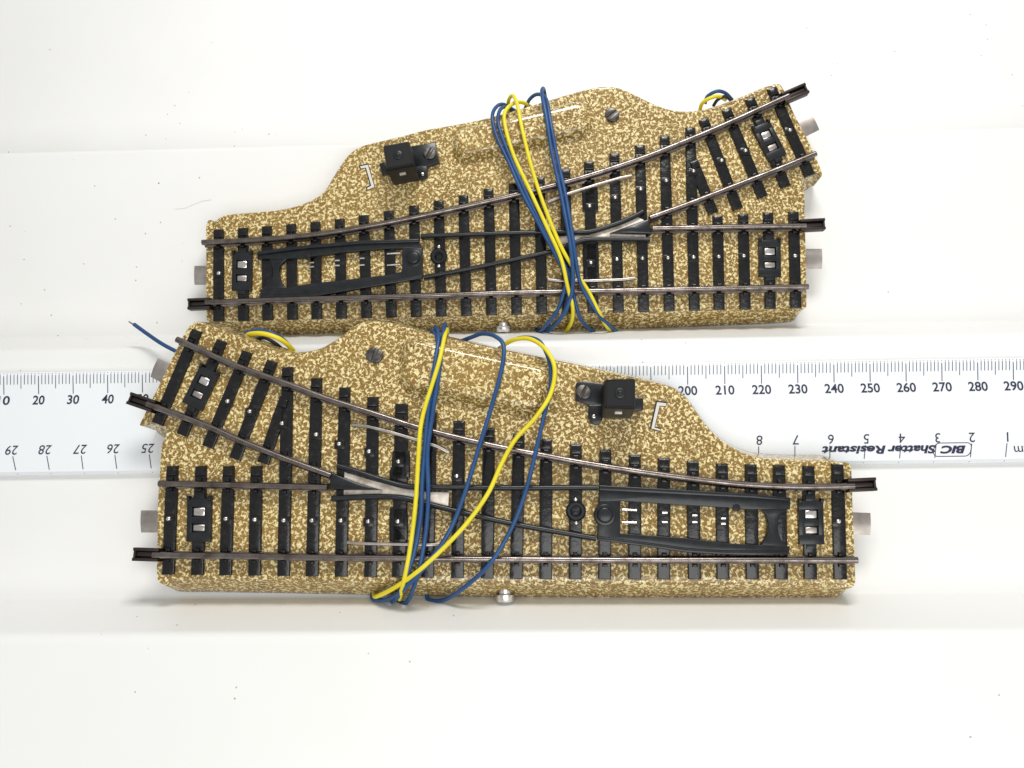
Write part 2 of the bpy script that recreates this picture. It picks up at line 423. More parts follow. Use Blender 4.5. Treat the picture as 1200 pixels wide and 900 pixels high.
        pl(.2, .8, .42, .58, -.2, 1.3); pl(.2, .8, .18, .8, -.2, .35, 0); pl(0, .12, -.06, .04, .2, 1.8); pl(.88, 1, -.06, .04, .2, 1.8)
        pl(.3, .7, -.14, .02, .2, 1.2); pl(.3, .7, .98, 1.1, .2, 1.2)
        o = build('connector_plate', bm, M['enamel'], root)
        for t0, t1, mt in ((.21, .41, 'nickel'), (.6, .76, 'tongue')):
            bm = bmesh.new(); prism(bm, [g(.25, t0), g(.75, t0), g(.75, t1), g(.25, t1)], .3, 1.2, .35); build('spring_contact', bm, M[mt], o, 60)
    for q in D['tongues']:
        c = [P(x, y, -1.5) for x, y in q]; bm = bmesh.new(); rows = []
        for t in [v / 10 for v in range(11)]:                    # springy strip, bowed across its width
            hh = -2.2 + .45 * math.sin(math.pi * (.12 + .8 * t))
            a = c[0].lerp(c[3], t); e = c[1].lerp(c[2], t)
            rows.append([bm.verts.new((a.x, a.y, hh)), bm.verts.new((e.x, e.y, hh)), bm.verts.new((e.x, e.y, hh - .35)), bm.verts.new((a.x, a.y, hh - .35))])
        for a, b_ in zip(rows, rows[1:]):
            for v in range(4): bm.faces.new((a[v], a[(v + 1) % 4], b_[(v + 1) % 4], b_[v]))
        bm.faces.new(rows[0]); bm.faces.new(rows[-1])
        build('coupling_tongue', bm, M['tongue'], root)
    # lantern socket
    Ld = D['lantern']
    top = [P(x, y, 10.5).to_2d() for x, y in Ld['top']]              # near-left, near-right, far-right, far-left
    dn = (top[0] - top[3]).normalized()
    bm = bmesh.new(); vs = []
    base = [top[0] + dn * .9, top[1] + dn * .9, top[2].copy(), top[3].copy()]
    for pl_, h in ((base, -.2), (base, 4.0), (top, 8.2), (top, 9.9), (None, 10.5)):
        if pl_ is None:
            cc = sum(top, Vector((0, 0))) / 4; pl_ = [cc + (p - cc) * .9 for p in top]
        vs.append([bm.verts.new((p.x, p.y, h)) for p in pl_])
    for a, b_ in zip(vs, vs[1:]):
        for i in range(4): bm.faces.new((a[i], a[(i + 1) % 4], b_[(i + 1) % 4], b_[i]))
    bm.faces.new(vs[-1]); bm.faces.new(vs[0])
    bmesh.ops.bevel(bm, geom=[e for e in bm.edges], offset=.25, segments=2, affect='EDGES', clamp_overlap=True)
    lo = build('lantern_socket', bm, M['matte'], root, 40)
    cc = sum(top, Vector((0, 0))) / 4; bm = bmesh.new(); disc(bm, cc, 1.35, 10.3, 10.75, .2); disc(bm, cc, .55, 10.6, 10.95, .2, 14); build('boss', bm, M['enamel'], lo, 50)
    mid = (base[0] + base[1]) / 2; sx = (base[1] - base[0]).normalized(); bm = bmesh.new()
    m2 = (top[0] + top[1]) / 2 + dn * .35
    prism(bm, [m2 - sx * .9 - dn * .45, m2 + sx * .9 - dn * .45, m2 + sx * .9 + dn * .45, m2 - sx * .9 + dn * .45], 6.2, 7.0, .1); build('lamp_window', bm, M['plate'], lo)
    bm = bmesh.new()
    for poly, h1 in Ld['bracket']: prism(bm, [P(x, y, h1) for x, y in poly], -.2, h1, .3)
    bo = build('mounting_bracket', bm, M['enamel'], lo, 30)
    bm = bmesh.new(); disc(bm, P(*Ld['hole'], 1.6), .55, 1.2, 1.75, .2, 14); build('rivet', bm, M['nickel'], bo, 50)
    screw('screw', fr, bo, *Ld['screw'], 1.2, Ld['ang'])
    screw('screw', fr, root, *D['screw'], 0.0, D['screw_ang'])
    # lamp slot through the bed
    bm = bmesh.new(); q = [P(x, y, .1) for x, y in D['slot']]
    q = [Vector((p.x, p.y, 0)) for p in q]
    loft(bm, q, [(-.3, -.14), (.06, -.14)]); o = build('lamp_slot', bm, M['hole'], root)
    bm = bmesh.new(); q2 = [p + Vector((.12, -.12, 0)) for p in q]; loft(bm, q2, [(-.2, 0.14), (.10, 0.14)]); build('slot_lining', bm, M['paper'], o)
    # nickel socket on the front skirt
    x, y = D['knob']; c = P(x, y, -6.0); bm = bmesh.new()
    for r, v0, v1 in ((2.45, -.9, .9), (1.6, .0, 2.4)):
        rows = [[bm.verts.new((c.x + rr_ * math.cos(2 * math.pi * i / 24), c.y + v, -5.6 + rr_ * math.sin(2 * math.pi * i / 24))) for i in range(24)] for rr_, v in ((r - .3, v0), (r, v0 + .3), (r, v1))]
        for a, b_ in zip(rows, rows[1:]):
            for i in range(24): bm.faces.new((a[i], a[(i + 1) % 24], b_[(i + 1) % 24], b_[i]))
        bm.faces.new(rows[0]); bm.faces.new(rows[-1])
    build('plug_socket', bm, M['nickel'], root, 50)
    # wires
    for colr, rad, pts in D['wires']:
        bm = bmesh.new(); tube(bm, catmull([P(x, y, h) for x, y, h in pts], 8), rad, 12); w = build('wire', bm, M[colr], root, 60)
        w['label'] = {'blue': 'blue insulated wire', 'yellow': 'yellow insulated wire', 'blackwire': 'black insulated wire'}[colr]
        if (colr, pts[0][:2]) == D.get('bare'):
            a, b_ = P(*pts[0]), P(*pts[1]); t = (a - b_).normalized(); bm = bmesh.new()
            for k in range(4): tube(bm, [a - t, a + t * (1.1 + .3 * k) + Vector((random.uniform(-.4, .4), random.uniform(-.4, .4), random.uniform(-.3, .3)))], .13, 6)
            build('bare_strands', bm, M['copper'], w, 60)

# ---------------------------------------------------------------- measurements: near turnout
def zipsl(tops, bots, w): return [(t[0], t[1], b_[0], b_[1], w) for t, b_ in zip(tops, bots)]
LT = [(202, 546), (235.5, 546), (268, 546), (300.5, 546), (337, 430), (371, 443), (404, 454), (437, 465), (470.5, 473), (505, 484), (538, 493), (573, 501), (608, 508), (640, 514.5),
      (675, 520), (709.5, 527), (744, 532.5), (778, 536.5), (812, 540), (846, 543), (880, 544), (913, 545), (947.5, 546), (981.5, 544)]
LBX = [197, 231, 264, 298, 332, 365.5, 399.5, 434, 467.5, 501, 536, 571, 605, 639.5, 674, 708.5, 744, 778, 814, 847.5, 882, 916, 950, 985]
LB = [(x, 673.5 + 5.5 * min(1, (x - 197) / 450)) for x in LBX]
SL = zipsl(LT, LB, 3.15)
SL[8] = (470.5, 473, 467.5, 676.5, 3.5)
SL += [(467.5, 548, 467, 566, 4.6), (470, 528, 469.5, 560, 4.6), (467, 595, 467, 634, 4.6)]
SL += [(231, 387, 184, 497, 3.1), (260, 399, 213, 510, 3.1), (290, 412, 243, 524, 3.1), (319, 423, 275, 538, 3.1), (334, 466, 308, 543, 3.1)]
LOW = dict(ends=(236, 988),
    outline=[(184, 600), (184, 640), (183, 678), (186, 687), (192, 693), (240, 694), (330, 695), (430, 697), (520, 699), (640, 700), (760, 701.5), (880, 702), (960, 702), (992, 701.5), (1000, 697), (1003, 688), (1002, 650),
             (1000, 600), (999, 560), (997, 544), (990, 536), (976, 533), (930, 533), (887, 531), (865, 525), (847, 515), (832, 502), (820, 486), (807, 468), (796, 458), (785, 451), (760, 444), (725, 436), (687, 427.5), (650, 420),
             (600, 410), (560, 401.5), (525, 394), (492, 385), (470, 379), (452, 376), (435, 376.5), (418, 383), (405, 393), (393, 402), (379, 409), (360, 412), (342, 410), (318, 402), (290, 391), (265, 382), (242, 374), (231, 372), (223, 377),
             (205, 413), (181, 461), (166, 491), (163, 500), (166, 507), (175, 513), (187, 518), (188, 530), (186, 565)],
    hump=[(476, 396), (645, 433), (634, 482), (472, 452)],
    rails=[[(178, 650.5), (280, 651.5), (380, 653.5), (600, 655.5), (760, 656.5), (880, 656.5), (1006, 656.5)],
           [(185, 566.5), (280, 568.5), (383, 571)],
           [(171, 473), (237, 497), (280, 516), (335, 538), (387, 557)],
           [(206, 397), (243, 414), (280, 430), (337, 450), (380, 466), (435, 483.5), (487, 500), (542, 514), (592, 525), (640, 534), (680, 541.5), (750, 552.5), (825, 562.5), (880, 568), (940, 570.5), (1002, 569.5)]],
    joiners=[(156, 649, 186, 650), (1027, 567.5, 994, 569), (151, 466, 180, 476)],
    sleepers=SL,
    studs=[(264, 608), (298, 609), (332, 610), (365, 610), (399, 610), (431, 611), (466, 611), (432, 529), (466.5, 541), (535, 558), (370, 509), (397, 520), (292, 482), (266, 470), (330, 496), (197, 608), (983, 611)],
    springs=[(728, 597, 747, 598), (728, 612, 747, 612.5), (773, 601, 785, 601), (773, 612, 785, 612), (808, 604, 820, 604), (808, 612, 820, 612), (842, 607.5, 853, 607.5), (842, 614, 853, 614)],
    blade=[([(702, 569), (760, 572), (820, 575.5), (880, 579), (927, 583.5), (926, 597), (872, 597), (855, 595), (800, 592), (727, 587), (702, 588)], .5, 2.2),
           ([(702, 568.5), (760, 571.5), (820, 575), (880, 578.5), (925, 583), (925, 587), (880, 583.5), (820, 580.5), (760, 577.5), (702, 574.5)], 1.5, 3.0),
           ([(701.5, 586), (727, 586), (727, 625), (752, 626.5), (805, 630.5), (860, 637), (926, 640), (925, 649.5), (880, 650.5), (850, 649), (805, 646.5), (760, 640), (726, 635), (700, 631)], .5, 2.15),
           ([(700, 628.5), (726, 632), (760, 636.5), (805, 642.5), (850, 645.5), (924, 646), (924, 650), (880, 651), (850, 650), (805, 647.5), (760, 641), (726, 636.5), (700, 633)], 1.5, 2.9),
           ([(893, 596), (898, 604), (900, 612), (900, 622), (896, 632), (890, 641), (925, 641), (916, 634), (912, 622), (912, 612), (915, 603), (925, 596)], .5, 1.9)],
    notch=(863, 595), pivot=(709, 603.5), nut=(675, 599),
    closure=[[(395, 545.5), (420, 553), (450, 563), (475, 569.5), (500, 570.5), (600, 571.5), (701, 571)],
             [(388, 584), (430, 582), (455, 582), (475, 584), (505, 591.5), (555, 603.5), (605, 614.5), (650, 622.5), (699, 631)]],
    guards=[[(412, 497.5), (430, 499.5), (460, 507), (487, 515), (512, 523), (526, 530)], [(406, 636), (420, 637), (470, 638), (504, 638.5), (515, 638)]],
    plate=[(403, 553), (440, 564), (475, 573), (500, 576), (526, 577), (525, 593), (506, 590), (475, 582), (402, 580)],
    frog=[(386, 552), (397, 557), (420, 566), (447, 574), (386, 574)],
    plates=[([(219, 584), (247, 584), (247, 635), (218, 635)], 0), ([(234, 428), (256, 438), (235, 482), (213, 471)], 0), ([(936, 587), (965, 587), (965, 638), (937, 638)], 0)],
    tongues=[[(164, 598), (190, 598), (190, 624), (164, 624)], [(184, 419), (203, 428), (192, 450), (175, 441)], [(996, 600), (1021, 601), (1021, 627), (996, 626)]],
    lantern=dict(top=[(708, 478), (745, 479), (745, 443), (709, 444)],
                 bracket=[([(675, 449), (682, 446), (712, 450), (712, 474), (690, 474), (674, 469)], 1.5), ([(690, 474), (706, 474), (706, 492), (700, 498), (693, 496), (689, 488)], 1.4), ([(740, 465), (754, 466), (754, 480), (740, 482)], 2.6)],
                 hole=(696, 488), screw=(684, 459, 1.75), ang=R(55)),
    screw=(438.5, 416, 2.05), screw_ang=R(72),
    slot=[(769, 470), (781, 471.5), (780, 476), (773, 475.5), (767, 500), (774, 502), (773, 505), (762, 502)],
    knob=(592, 701),
    wires=[('yellow', .56, [(524, 392, -7), (524, 386, -3.5), (521, 395, 1.5), (515, 422, 4.2), (506, 452, 4.5), (499, 474, 4.5), (493, 500, 5), (490, 540, 5.5), (487, 590, 5.2), (481, 640, 5), (474, 678, 3.5), (470, 694, 1), (468, 702, -4), (470, 700, -8)]),
           ('blue', .56, [(512, 392, -7), (511, 383, -3.5), (514, 396, 1.5), (509, 430, 3.8), (503, 470, 4), (499, 510, 4.6), (495, 560, 5), (493, 605, 5), (486, 645, 4.6), (476, 678, 3), (468, 697, 0), (460, 704, -5), (462, 700, -8)]),
           ('blue', .56, [(524, 390, -7), (521, 380, -3.5), (519, 396, 1.2), (514, 440, 4), (507, 485, 4.4), (501, 530, 5), (502, 575, 5.2), (500, 615, 5), (494, 655, 4.3), (486, 685, 2), (478, 704, -4), (470, 707, -6), (462, 704, -8)]),
           ('blue', .56, [(508, 396, -7), (506, 388, -4), (513, 400, 1), (508, 445, 3.2), (502, 490, 3.8), (496, 540, 4.2), (492, 600, 4.4), (483, 650, 4), (470, 690, 1), (460, 704, -5), (462, 702, -8)]),
           ('blue', .56, [(540, 400, -7), (553, 395, -4), (566, 391, -1), (580, 394, 2), (590, 405, 4), (588, 432, 5), (575, 480, 5), (562, 522, 5.4), (545, 577, 5.6), (527, 622, 5.4), (505, 655, 5), (478, 686, 3), (455, 702, -3), (438, 702, -6), (436, 696, -8)]),
           ('yellow', .56, [(585, 412, -7), (592, 403, -4), (605, 397.5, -1), (622, 397.5, 1.5), (640, 410, 3.5), (650, 432, 5), (645, 462, 5), (627, 490, 5), (604, 515, 5), (588, 543, 5.5), (572, 578, 5.8), (548, 612, 5.8), (520, 642, 5.6), (488, 671, 4.6), (460, 690, 1), (441, 699, -4), (438, 696, -7)]),
           ('blue', .54, [(580, 412, -7), (598, 400, -4), (616, 395.5, -1), (632, 400, 1), (642, 418, 2.5), (646, 440, 3), (643, 465, 3.5), (638, 485, 4), (630, 520, 5), (616, 576, 5.4), (598, 622, 5), (572, 663, 4), (542, 690, 0), (520, 703, -5), (503, 703, -7), (500, 696, -8)]),
           ('blue', .54, [(157, 380, -10), (175, 393, -9.6), (190, 403, -9.2), (207, 412, -9), (225, 420, -9)]),
           ('blue', .54, [(283, 397, -9), (290, 390, -7), (303, 387, -6), (320, 391, -6), (332, 398, -8), (340, 406, -9.5)]),
           ('yellow', .66, [(286, 396, -9), (293, 391.5, -6), (308, 391, -4.5), (325, 396, -5), (336, 403, -7), (344, 411, -9.5)]),
           ('blackwire', .5, [(298, 398, -8), (310, 396, -6.5), (322, 402, -7), (332, 410, -9)])],
    bare=('blue', (157, 380)),
)
# ---------------------------------------------------------------- measurements: far turnout
UT = [(256, 269), (284.5, 267), (312.5, 265), (341, 262.5), (369.5, 260), (398, 256.5), (426, 252), (455.5, 247), (485, 241), (514, 235), (543, 228.5), (572.5, 221), (602, 215), (632.5, 207.5), (662.5, 198), (690, 189), (720, 179.5),
      (750, 170), (779, 159.5), (809, 149.5), (841, 252.5), (871, 250.5), (900, 249), (930, 248)]
UBX = [256, 285, 313.5, 342.5, 371, 400, 429.5, 458.5, 487.5, 517, 546.5, 576, 605.5, 635, 665, 695, 725, 754.5, 784.5, 814, 843, 873.5, 903, 933]
UB = [(x, 376.5 - 15.5 * (x - 256) / 677) for x in UBX]
SU = zipsl(UT, UB, 3.15)
SU += [(691, 215, 692, 248, 4.6), (692, 285, 693, 327, 4.6)]
SU += [(904, 103, 949.5, 206, 3.1), (878.5, 115, 921, 219, 3.1), (851, 128, 894, 231, 3.1), (824, 139, 865, 245, 3.1), (812, 188, 836, 250, 3.1)]
UP = dict(ends=(256, 904),
    outline=[(241, 320), (241, 372), (243, 384), (249, 392), (262, 393.5), (325, 393), (400, 391.5), (500, 390), (600, 388), (725, 386), (800, 383.5), (875, 380.5), (925, 378), (940, 376), (945, 370), (946, 355), (945, 300), (944, 250), (945, 229),
             (955, 223), (963, 217), (965, 206), (950, 172), (932, 137), (919, 107), (913, 96), (906, 93.5), (887, 101), (860, 113), (838, 122), (822, 127.5), (805, 131), (788, 130.5), (772, 125.5), (755, 117), (738, 108.5), (722, 103), (705, 102),
             (690, 104), (675, 107.5), (650, 115), (615, 126), (575, 138), (540, 146), (500, 153), (475, 160), (450, 166), (430, 171), (417, 177), (405, 187), (392, 206), (382, 224), (370, 235), (350, 243.5), (325, 248), (287, 251), (255, 253), (245, 256), (241, 264), (241, 290)],
    hump=[(532, 155), (684, 119), (692, 152), (538, 186)],
    rails=[[(240, 354), (350, 350), (500, 346), (600, 342.5), (750, 339.5), (948, 335.5)],
           [(765, 267), (850, 265.5), (945, 264)],
           [(762, 254.5), (812, 236.5), (862, 217), (912, 197.5), (957, 179)],
           [(236, 283.5), (300, 280.5), (375, 273.5), (450, 261), (525, 245.5), (600, 228.5), (675, 209.5), (750, 185.5), (800, 166), (850, 145), (925, 111)]],
    joiners=[(220, 356, 246, 355), (967, 262.5, 938, 264), (946, 103, 918, 115)],
    sleepers=SU,
    studs=[(721, 231), (751, 221), (781, 211), (813, 200), (846, 187.5), (874, 176), (691, 241), (723, 303.5), (753, 302.5), (783, 302), (813, 301), (842.5, 300.5), (872, 299.5), (932, 299.5), (692.5, 307.5), (256, 320), (926, 152)],
    springs=[(453, 297.5, 470, 296.5), (453, 311, 470, 310), (419, 303, 430, 302.5), (419, 311, 430, 310.5), (390, 305.5, 401, 305), (390, 311.5, 401, 311), (360, 308, 371, 307.5), (360, 313, 371, 312.5)],
    blade=[([(301, 295), (330, 291), (360, 287.5), (425, 282), (491, 280), (493, 290), (471, 291), (450, 291.5), (400, 296), (355, 302), (330, 304), (301, 303)], .5, 2.2),
           ([(302, 294.5), (330, 290.5), (360, 287), (425, 281.5), (491, 279.5), (491, 283.5), (425, 285.5), (360, 291), (330, 294.5), (302, 298.5)], 1.5, 3.0),
           ([(471, 290), (495, 290), (495, 325), (450, 333), (400, 341.5), (362, 348), (304, 349), (305, 340), (335, 337), (360, 332.5), (450, 322.5), (471, 318)], .5, 2.15),
           ([(495, 322), (450, 330), (400, 338.5), (362, 344.5), (304, 346), (304, 349.5), (362, 348.5), (400, 342), (450, 333.5), (495, 326)], 1.5, 2.9),
           ([(303, 301), (316, 304), (319, 314), (319, 324), (316, 332), (303, 341), (335, 338), (329, 330), (327, 320), (328, 312), (333, 306), (340, 301)], .5, 1.9)],
    notch=(360, 301), pivot=(484, 302), nut=(514, 300),
    closure=[[(754, 247), (745, 252), (728, 259.5), (712, 265), (695, 270), (680, 271.5), (662, 271), (600, 272.5), (493, 276)],
             [(762, 280), (720, 279.5), (690, 280), (676, 283), (660, 288.5), (645, 294), (610, 302), (575, 309.5), (535, 317.5), (496, 324.5)]],
    guards=[[(642, 236), (665, 227), (700, 216), (728, 208), (741, 205)], [(642, 327), (655, 329), (690, 329), (730, 327.5), (745, 325)]],
    plate=[(654, 276), (690, 275), (712, 267), (748, 254), (757, 258), (757, 279), (690, 280), (668, 287), (654, 288)],
    frog=[(761, 255.5), (764, 274), (740, 273.5), (715, 272.5), (740, 263)],
    plates=[([(272, 296), (295, 296), (295.5, 340), (271, 340)], 0), ([(889.5, 281), (915, 281), (915, 324), (890, 324)], 0), ([(882, 150), (902, 141), (921, 180), (902, 189)], 0)],
    tongues=[[(227, 311), (246, 311), (246, 333), (227, 333)], [(940, 291), (964, 291), (964, 314), (940, 314)], [(931, 141), (951, 131.5), (961, 151), (941, 161)]],
    lantern=dict(top=[(453, 199), (485, 193), (479, 164.5), (448, 170)],
                 bracket=[([(478, 172), (510, 166), (515, 190), (500, 195), (480, 196)], 1.5), ([(488, 192), (500, 193), (501, 207), (493, 210), (487, 206)], 1.4), ([(444, 191), (454, 189), (455, 201), (447, 203)], 2.6)],
                 hole=(495, 204), screw=(503, 179, 1.8), ang=R(60)),
    screw=(717.5, 134, 2.0), screw_ang=R(35),
    slot=[(421, 194), (431, 192), (439, 219), (430, 222.5), (429, 219.5), (434, 217), (428, 196.5), (422, 197.5)],
    knob=(590, 387),
    wires=[('blue', .56, [(600, 131, -7), (592, 123, -4), (583, 124, 0), (577, 136, 3.5), (582, 160, 4.2), (597, 192, 4.6), (613, 228, 5), (631, 262, 5), (650, 297, 5.2), (663, 325, 5), (666, 350, 4.6), (660, 368, 3), (650, 380, 0), (638, 389, -5), (634, 386, -8)]),
           ('blue', .56, [(604, 130, -7), (594, 125, -3), (586, 129, 1), (584, 145, 4), (594, 175, 4.6), (610, 212, 5), (628, 250, 5), (648, 288, 5.4), (664, 318, 5.2), (660, 345, 5), (652, 366, 3), (640, 381, 0), (632, 389, -5), (628, 385, -8)]),
           ('yellow', .56, [(622, 125, -7), (612, 120, -3), (602, 121, 0), (592, 131, 3), (592, 148, 4.5), (602, 182, 5), (620, 221, 5.4), (638, 260, 6), (657, 302, 6), (665, 335, 6), (671, 360, 5), (670, 376, 1), (664, 387, -4), (660, 388, -8)]),
           ('yellow', .56, [(596, 132, -7), (596, 118, -3), (601, 112, 0), (606, 122, 3), (611, 147, 4.6), (620, 185, 5), (631, 222, 5.4), (645, 260, 6), (660, 294, 6), (677, 322, 5.4), (690, 342, 5), (701, 364, 4), (710, 381, 0), (716, 388, -5), (713, 385, -8)]),
           ('blue', .58, [(640, 120, -7), (637, 104, -2), (635, 110, 2), (640, 136, 4.4), (647, 180, 5), (657, 225, 5.6), (667, 278, 6.8), (671, 310, 7), (671, 337, 6.4), (664, 362, 5), (652, 379, 1), (640, 389, -5), (644, 386, -8)]),
           ('blue', .56, [(615, 128, -7), (621, 116, -4), (630, 110.5, -1), (640, 116, 2), (645, 142, 4.4), (653, 185, 5), (663, 230, 5.8), (671, 278, 7), (675, 306, 7), (680, 332, 6), (692, 354, 5), (707, 375, 2), (722, 388, -5), (718, 385, -8)]),
           ('blue', .54, [(665, 315, 4), (671, 340, 4.2), (676, 362, 3.4), (684, 379, 0), (696, 389, -5), (692, 385, -8)]),
           ('blue', .54, [(826, 122, -8), (829, 113, -7), (840, 107, -6), (850, 109, -7), (858, 117, -9)]),
           ('yellow', .56, [(820, 130, -9), (823, 121, -6.5), (832, 115, -5), (842, 113, -6), (850, 117, -9)]),
           ('blackwire', .5, [(836, 124, -9), (841, 117, -7), (850, 113, -7), (857, 118, -9)])],
)

# ---------------------------------------------------------------- placing: frames whose front skirts stand on the steps
def foot_frame(px, py, Y, lean):
    d = ray(px, py); p = d * (Y / d.y)                          # where the rear lower edge meets the step
    f = Frame((0, 0, 0), lean); f.o = p + f.n * HB; return f
FL = foot_frame(600, 699.5, 187.0, 23)
FU = foot_frame(600, 388, 238.0, 17.5)
ZL1 = (FL.o - FL.n * HB).z; ZL2 = (FU.o - FU.n * HB).z
d = ray(600, 742); Y1F = ZL1 / d.z * d.y
d = ray(600, 403.5); Y2F = ZL2 / d.z * d.y
d = ray(600, 165); Y3F = Y2F + 46; ZL3 = Y3F / d.y * d.z
print('MEAS ledges', ZL1, ZL2, ZL3, 'fronts', Y1F, Y2F, Y3F)
for nme, fr, D in (('L', FL, LOW), ('U', FU, UP)):
    q = [fr.at(x, y, -HB) for x, y in D['outline']]
    print('MEAS', nme, 'length', max(p.x for p in q) - min(p.x for p in q), 'v', min(p.y for p in q), max(p.y for p in q))

LO = empty('track_switch', FL, 'nearer speckled brown railway turnout in front of the ruler, its branch running left', 'model track')
UPo = empty('track_switch', FU, 'farther speckled brown railway turnout above the ruler, its branch running right', 'model track')
for o in (LO, UPo): o['group'] = 'model railway turnouts'
turnout(LO, FL, LOW, M['bed_a']); turnout(UPo, FU, UP, M['bed_b'])

# ---------------------------------------------------------------- ruler, held upright behind the near turnout
RT = 1.9
PC = 26.5                                                        # lean of the panel behind the near turnout
YC0 = 187.6
RF = Frame((0, 0, 0), 25.9); pn = Frame((0, 0, 0), PC).n; d = ray(600, 490)
RF.o = d * ((Vector((0, YC0, ZL1)).dot(pn) + RT + .15) / d.dot(pn))
ru = empty('ruler', RF, 'white plastic ruler with millimetre scale and upside down printing, behind the nearer turnout', 'ruler')
def rtop(x): return 436.0 - 17.5 * x / 1200                     # top edge in the photograph
def rbot(x): return 557.0 - 16.0 * x / 1200
c = [RF.at(-75, rbot(-75), 0), RF.at(1290, rbot(1290), 0), RF.at(1290, rtop(1290), 0), RF.at(-75, rtop(-75), 0)]
bm = bmesh.new()
V = lambda p, h, dv=0: bm.verts.new((p.x, p.y + dv, h))
rows = []
for a, e in ((0, 1),):
    pass
prof = []
def rprof(pb, pt):                                              # bevelled long edges
    return [V(pb, -RT, 0), V(pb, -RT + .9, -.0), V(pb, -.5, .25), V(pb, 0, .8), V(pt, 0, -.8), V(pt, -.2, -.2), V(pt, -.6, 0), V(pt, -RT, 0)]
A = rprof(c[0], c[3]); B = rprof(c[1], c[2])
for i in range(8): bm.faces.new((A[i], A[(i + 1) % 8], B[(i + 1) % 8], B[i]))
bm.faces.new(A); bm.faces.new(B[::-1])
build('ruler_body', bm, M['ruler'], ru, 8)
TX = [(0, -36.5), (10, 4.3), (20, 45), (30, 85.5), (40, 126), (50, 166.7), (180, 719.5), (190, 762.5), (200, 805.5), (210, 849), (220, 892), (230, 934.5), (240, 977), (250, 1019.3), (260, 1061.5), (270, 1103.5), (280, 1145.5), (290, 1187.2), (300, 1229), (305, 1250)]
def tx(mm):
    for (a, x), (b_, y) in zip(TX, TX[1:]):
        if a <= mm <= b_: return x + (y - x) * (mm - a) / (b_ - a)
def surf(p_top, v):                                             # height of the bevelled face at a given v
    return 0
def quad(bm, a, b_, w, h=.05):
    """a printed line following the bevelled face from pixel a to pixel b"""
    p, q = RF.at(*a, 0), RF.at(*b_, 0)
    pts = [p.lerp(q, t / 4) for t in range(5)]
    t = (q - p).normalized(); s = Vector((-t.y, t.x, 0)) * w / 2; last = None
    for k in pts:
        zb = face_h(k); row = (bm.verts.new((k.x - s.x, k.y - s.y, zb + h)), bm.verts.new((k.x + s.x, k.y + s.y, zb + h)))
        if last: bm.faces.new((last[0], last[1], row[1], row[0]))
        last = row
def face_h(k):
    vt = c[3].y + (c[2].y - c[3].y) * (k.x - c[3].x) / (c[2].x - c[3].x); vb = c[0].y + (c[1].y - c[0].y) * (k.x - c[0].x) / (c[1].x - c[0].x)
    a, b_ = vt - k.y, k.y - vb
    if a < .8: return -.2 * (.8 - max(a, .2)) / .6
    if b_ < .8: return -.5 * (.8 - max(b_, .25)) / .55
    return 0
bm = bmesh.new()
for mm in range(0, 305):
    x = tx(mm); y0 = rtop(x) + 2.0; ln = 24.5 if mm % 10 == 0 else (18 if mm % 5 == 0 else 13)
    quad(bm, (x, y0), (x + (0 if mm % 10 else .4), y0 + ln), .19 if mm % 10 else .23)
build('millimetre_ticks', bm, M['tick'], ru, 0)
bm = bmesh.new()
CX = {29: (15, 19.5), 28: (55, 58.7), 27: (95.3, 98), 26: (134.7, 137.5), 25: (175, 178), 24: (215, 218), 5: (1014, 1012.3), 4: (1055.5, 1053.8), 3: (1097, 1095), 2: (1138.7, 1136.7), 1: (1180, 1177.8), 0: (1222, 1219)}
for k_, (xa, xb) in CX.items(): quad(bm, (xa, rbot(xa) - 22), (xb, rbot(xb) - 1.0), .23)
for xa in (847, 889, 931.5, 972.5): quad(bm, (xa, rbot(xa) - 22), (xa, rbot(xa) - 1.5), .23)
build('centimetre_ticks', bm, M['tick'], ru, 0)

def glyphs(text, x, y, cap, flip=False, shear=0.0, width=None, mat='ink', name='digits', fat=0.0, h=.09):
    """printed text as thin mesh; (x, y) the pixel of its middle, cap its capital height in mm"""
    cu = bpy.data.curves.new('glyph', 'FONT'); cu.body = text; cu.align_x = 'CENTER'; cu.align_y = 'CENTER'; cu.shear = shear; cu.offset = fat
    cu.resolution_u = 4
    ob = bpy.data.objects.new('glyph', cu); me = bpy.data.meshes.new_from_object(ob); bpy.data.objects.remove(ob)
    xs = [v.co.x for v in me.vertices]; ys = [v.co.y for v in me.vertices]
    cx, cy = (min(xs) + max(xs)) / 2, (min(ys) + max(ys)) / 2; s = cap / (max(ys) - min(ys)); sx = s if width is None else width / (max(xs) - min(xs))
    p = RF.at(x, y, 0); f = -1 if flip else 1
    for v in me.vertices:
        q = Vector((p.x + f * (v.co.x - cx) * sx, p.y + f * (v.co.y - cy) * s, 0)); v.co = Vector((q.x, q.y, face_h(q) + h))
    return me
def add_mesh(bm, me): bm.from_mesh(me); bpy.data.meshes.remove(me)
def lab(mm, x=None, dy=0):
    bm = bmesh.new()
    x = tx(mm) if x is None else x
    add_mesh(bm, glyphs(str(mm), x + .5, rtop(x) + 33.5 + dy, 2.55, width=(3.3 if mm < 100 else 5.0), fat=.016))
    build('printed_number', bm, M['ink'], ru, 0)
for mm in (10, 20, 30, 40, 50): lab(mm)
for mm in range(180, 301, 10): lab(mm)
for t, x in (('29', 14), ('28', 53), ('27', 94), ('26', 133), ('25', 173.6), ('8', 890), ('7', 932), ('6', 973.8), ('5', 1015.5), ('4', 1057), ('3', 1099), ('2', 1139.5), ('1', 1180.7)):
    bm = bmesh.new(); add_mesh(bm, glyphs(t, x, rbot(x) - 29.2, 2.5, flip=True, shear=.12, width=None)); build('printed_number', bm, M['ink'], ru, 0)
bm = bmesh.new(); add_mesh(bm, glyphs('cm', 1197, rbot(1197) - 15, 1.6, flip=True))
build('unit_mark', bm, M['ink'], ru, 0)
bm = bmesh.new()
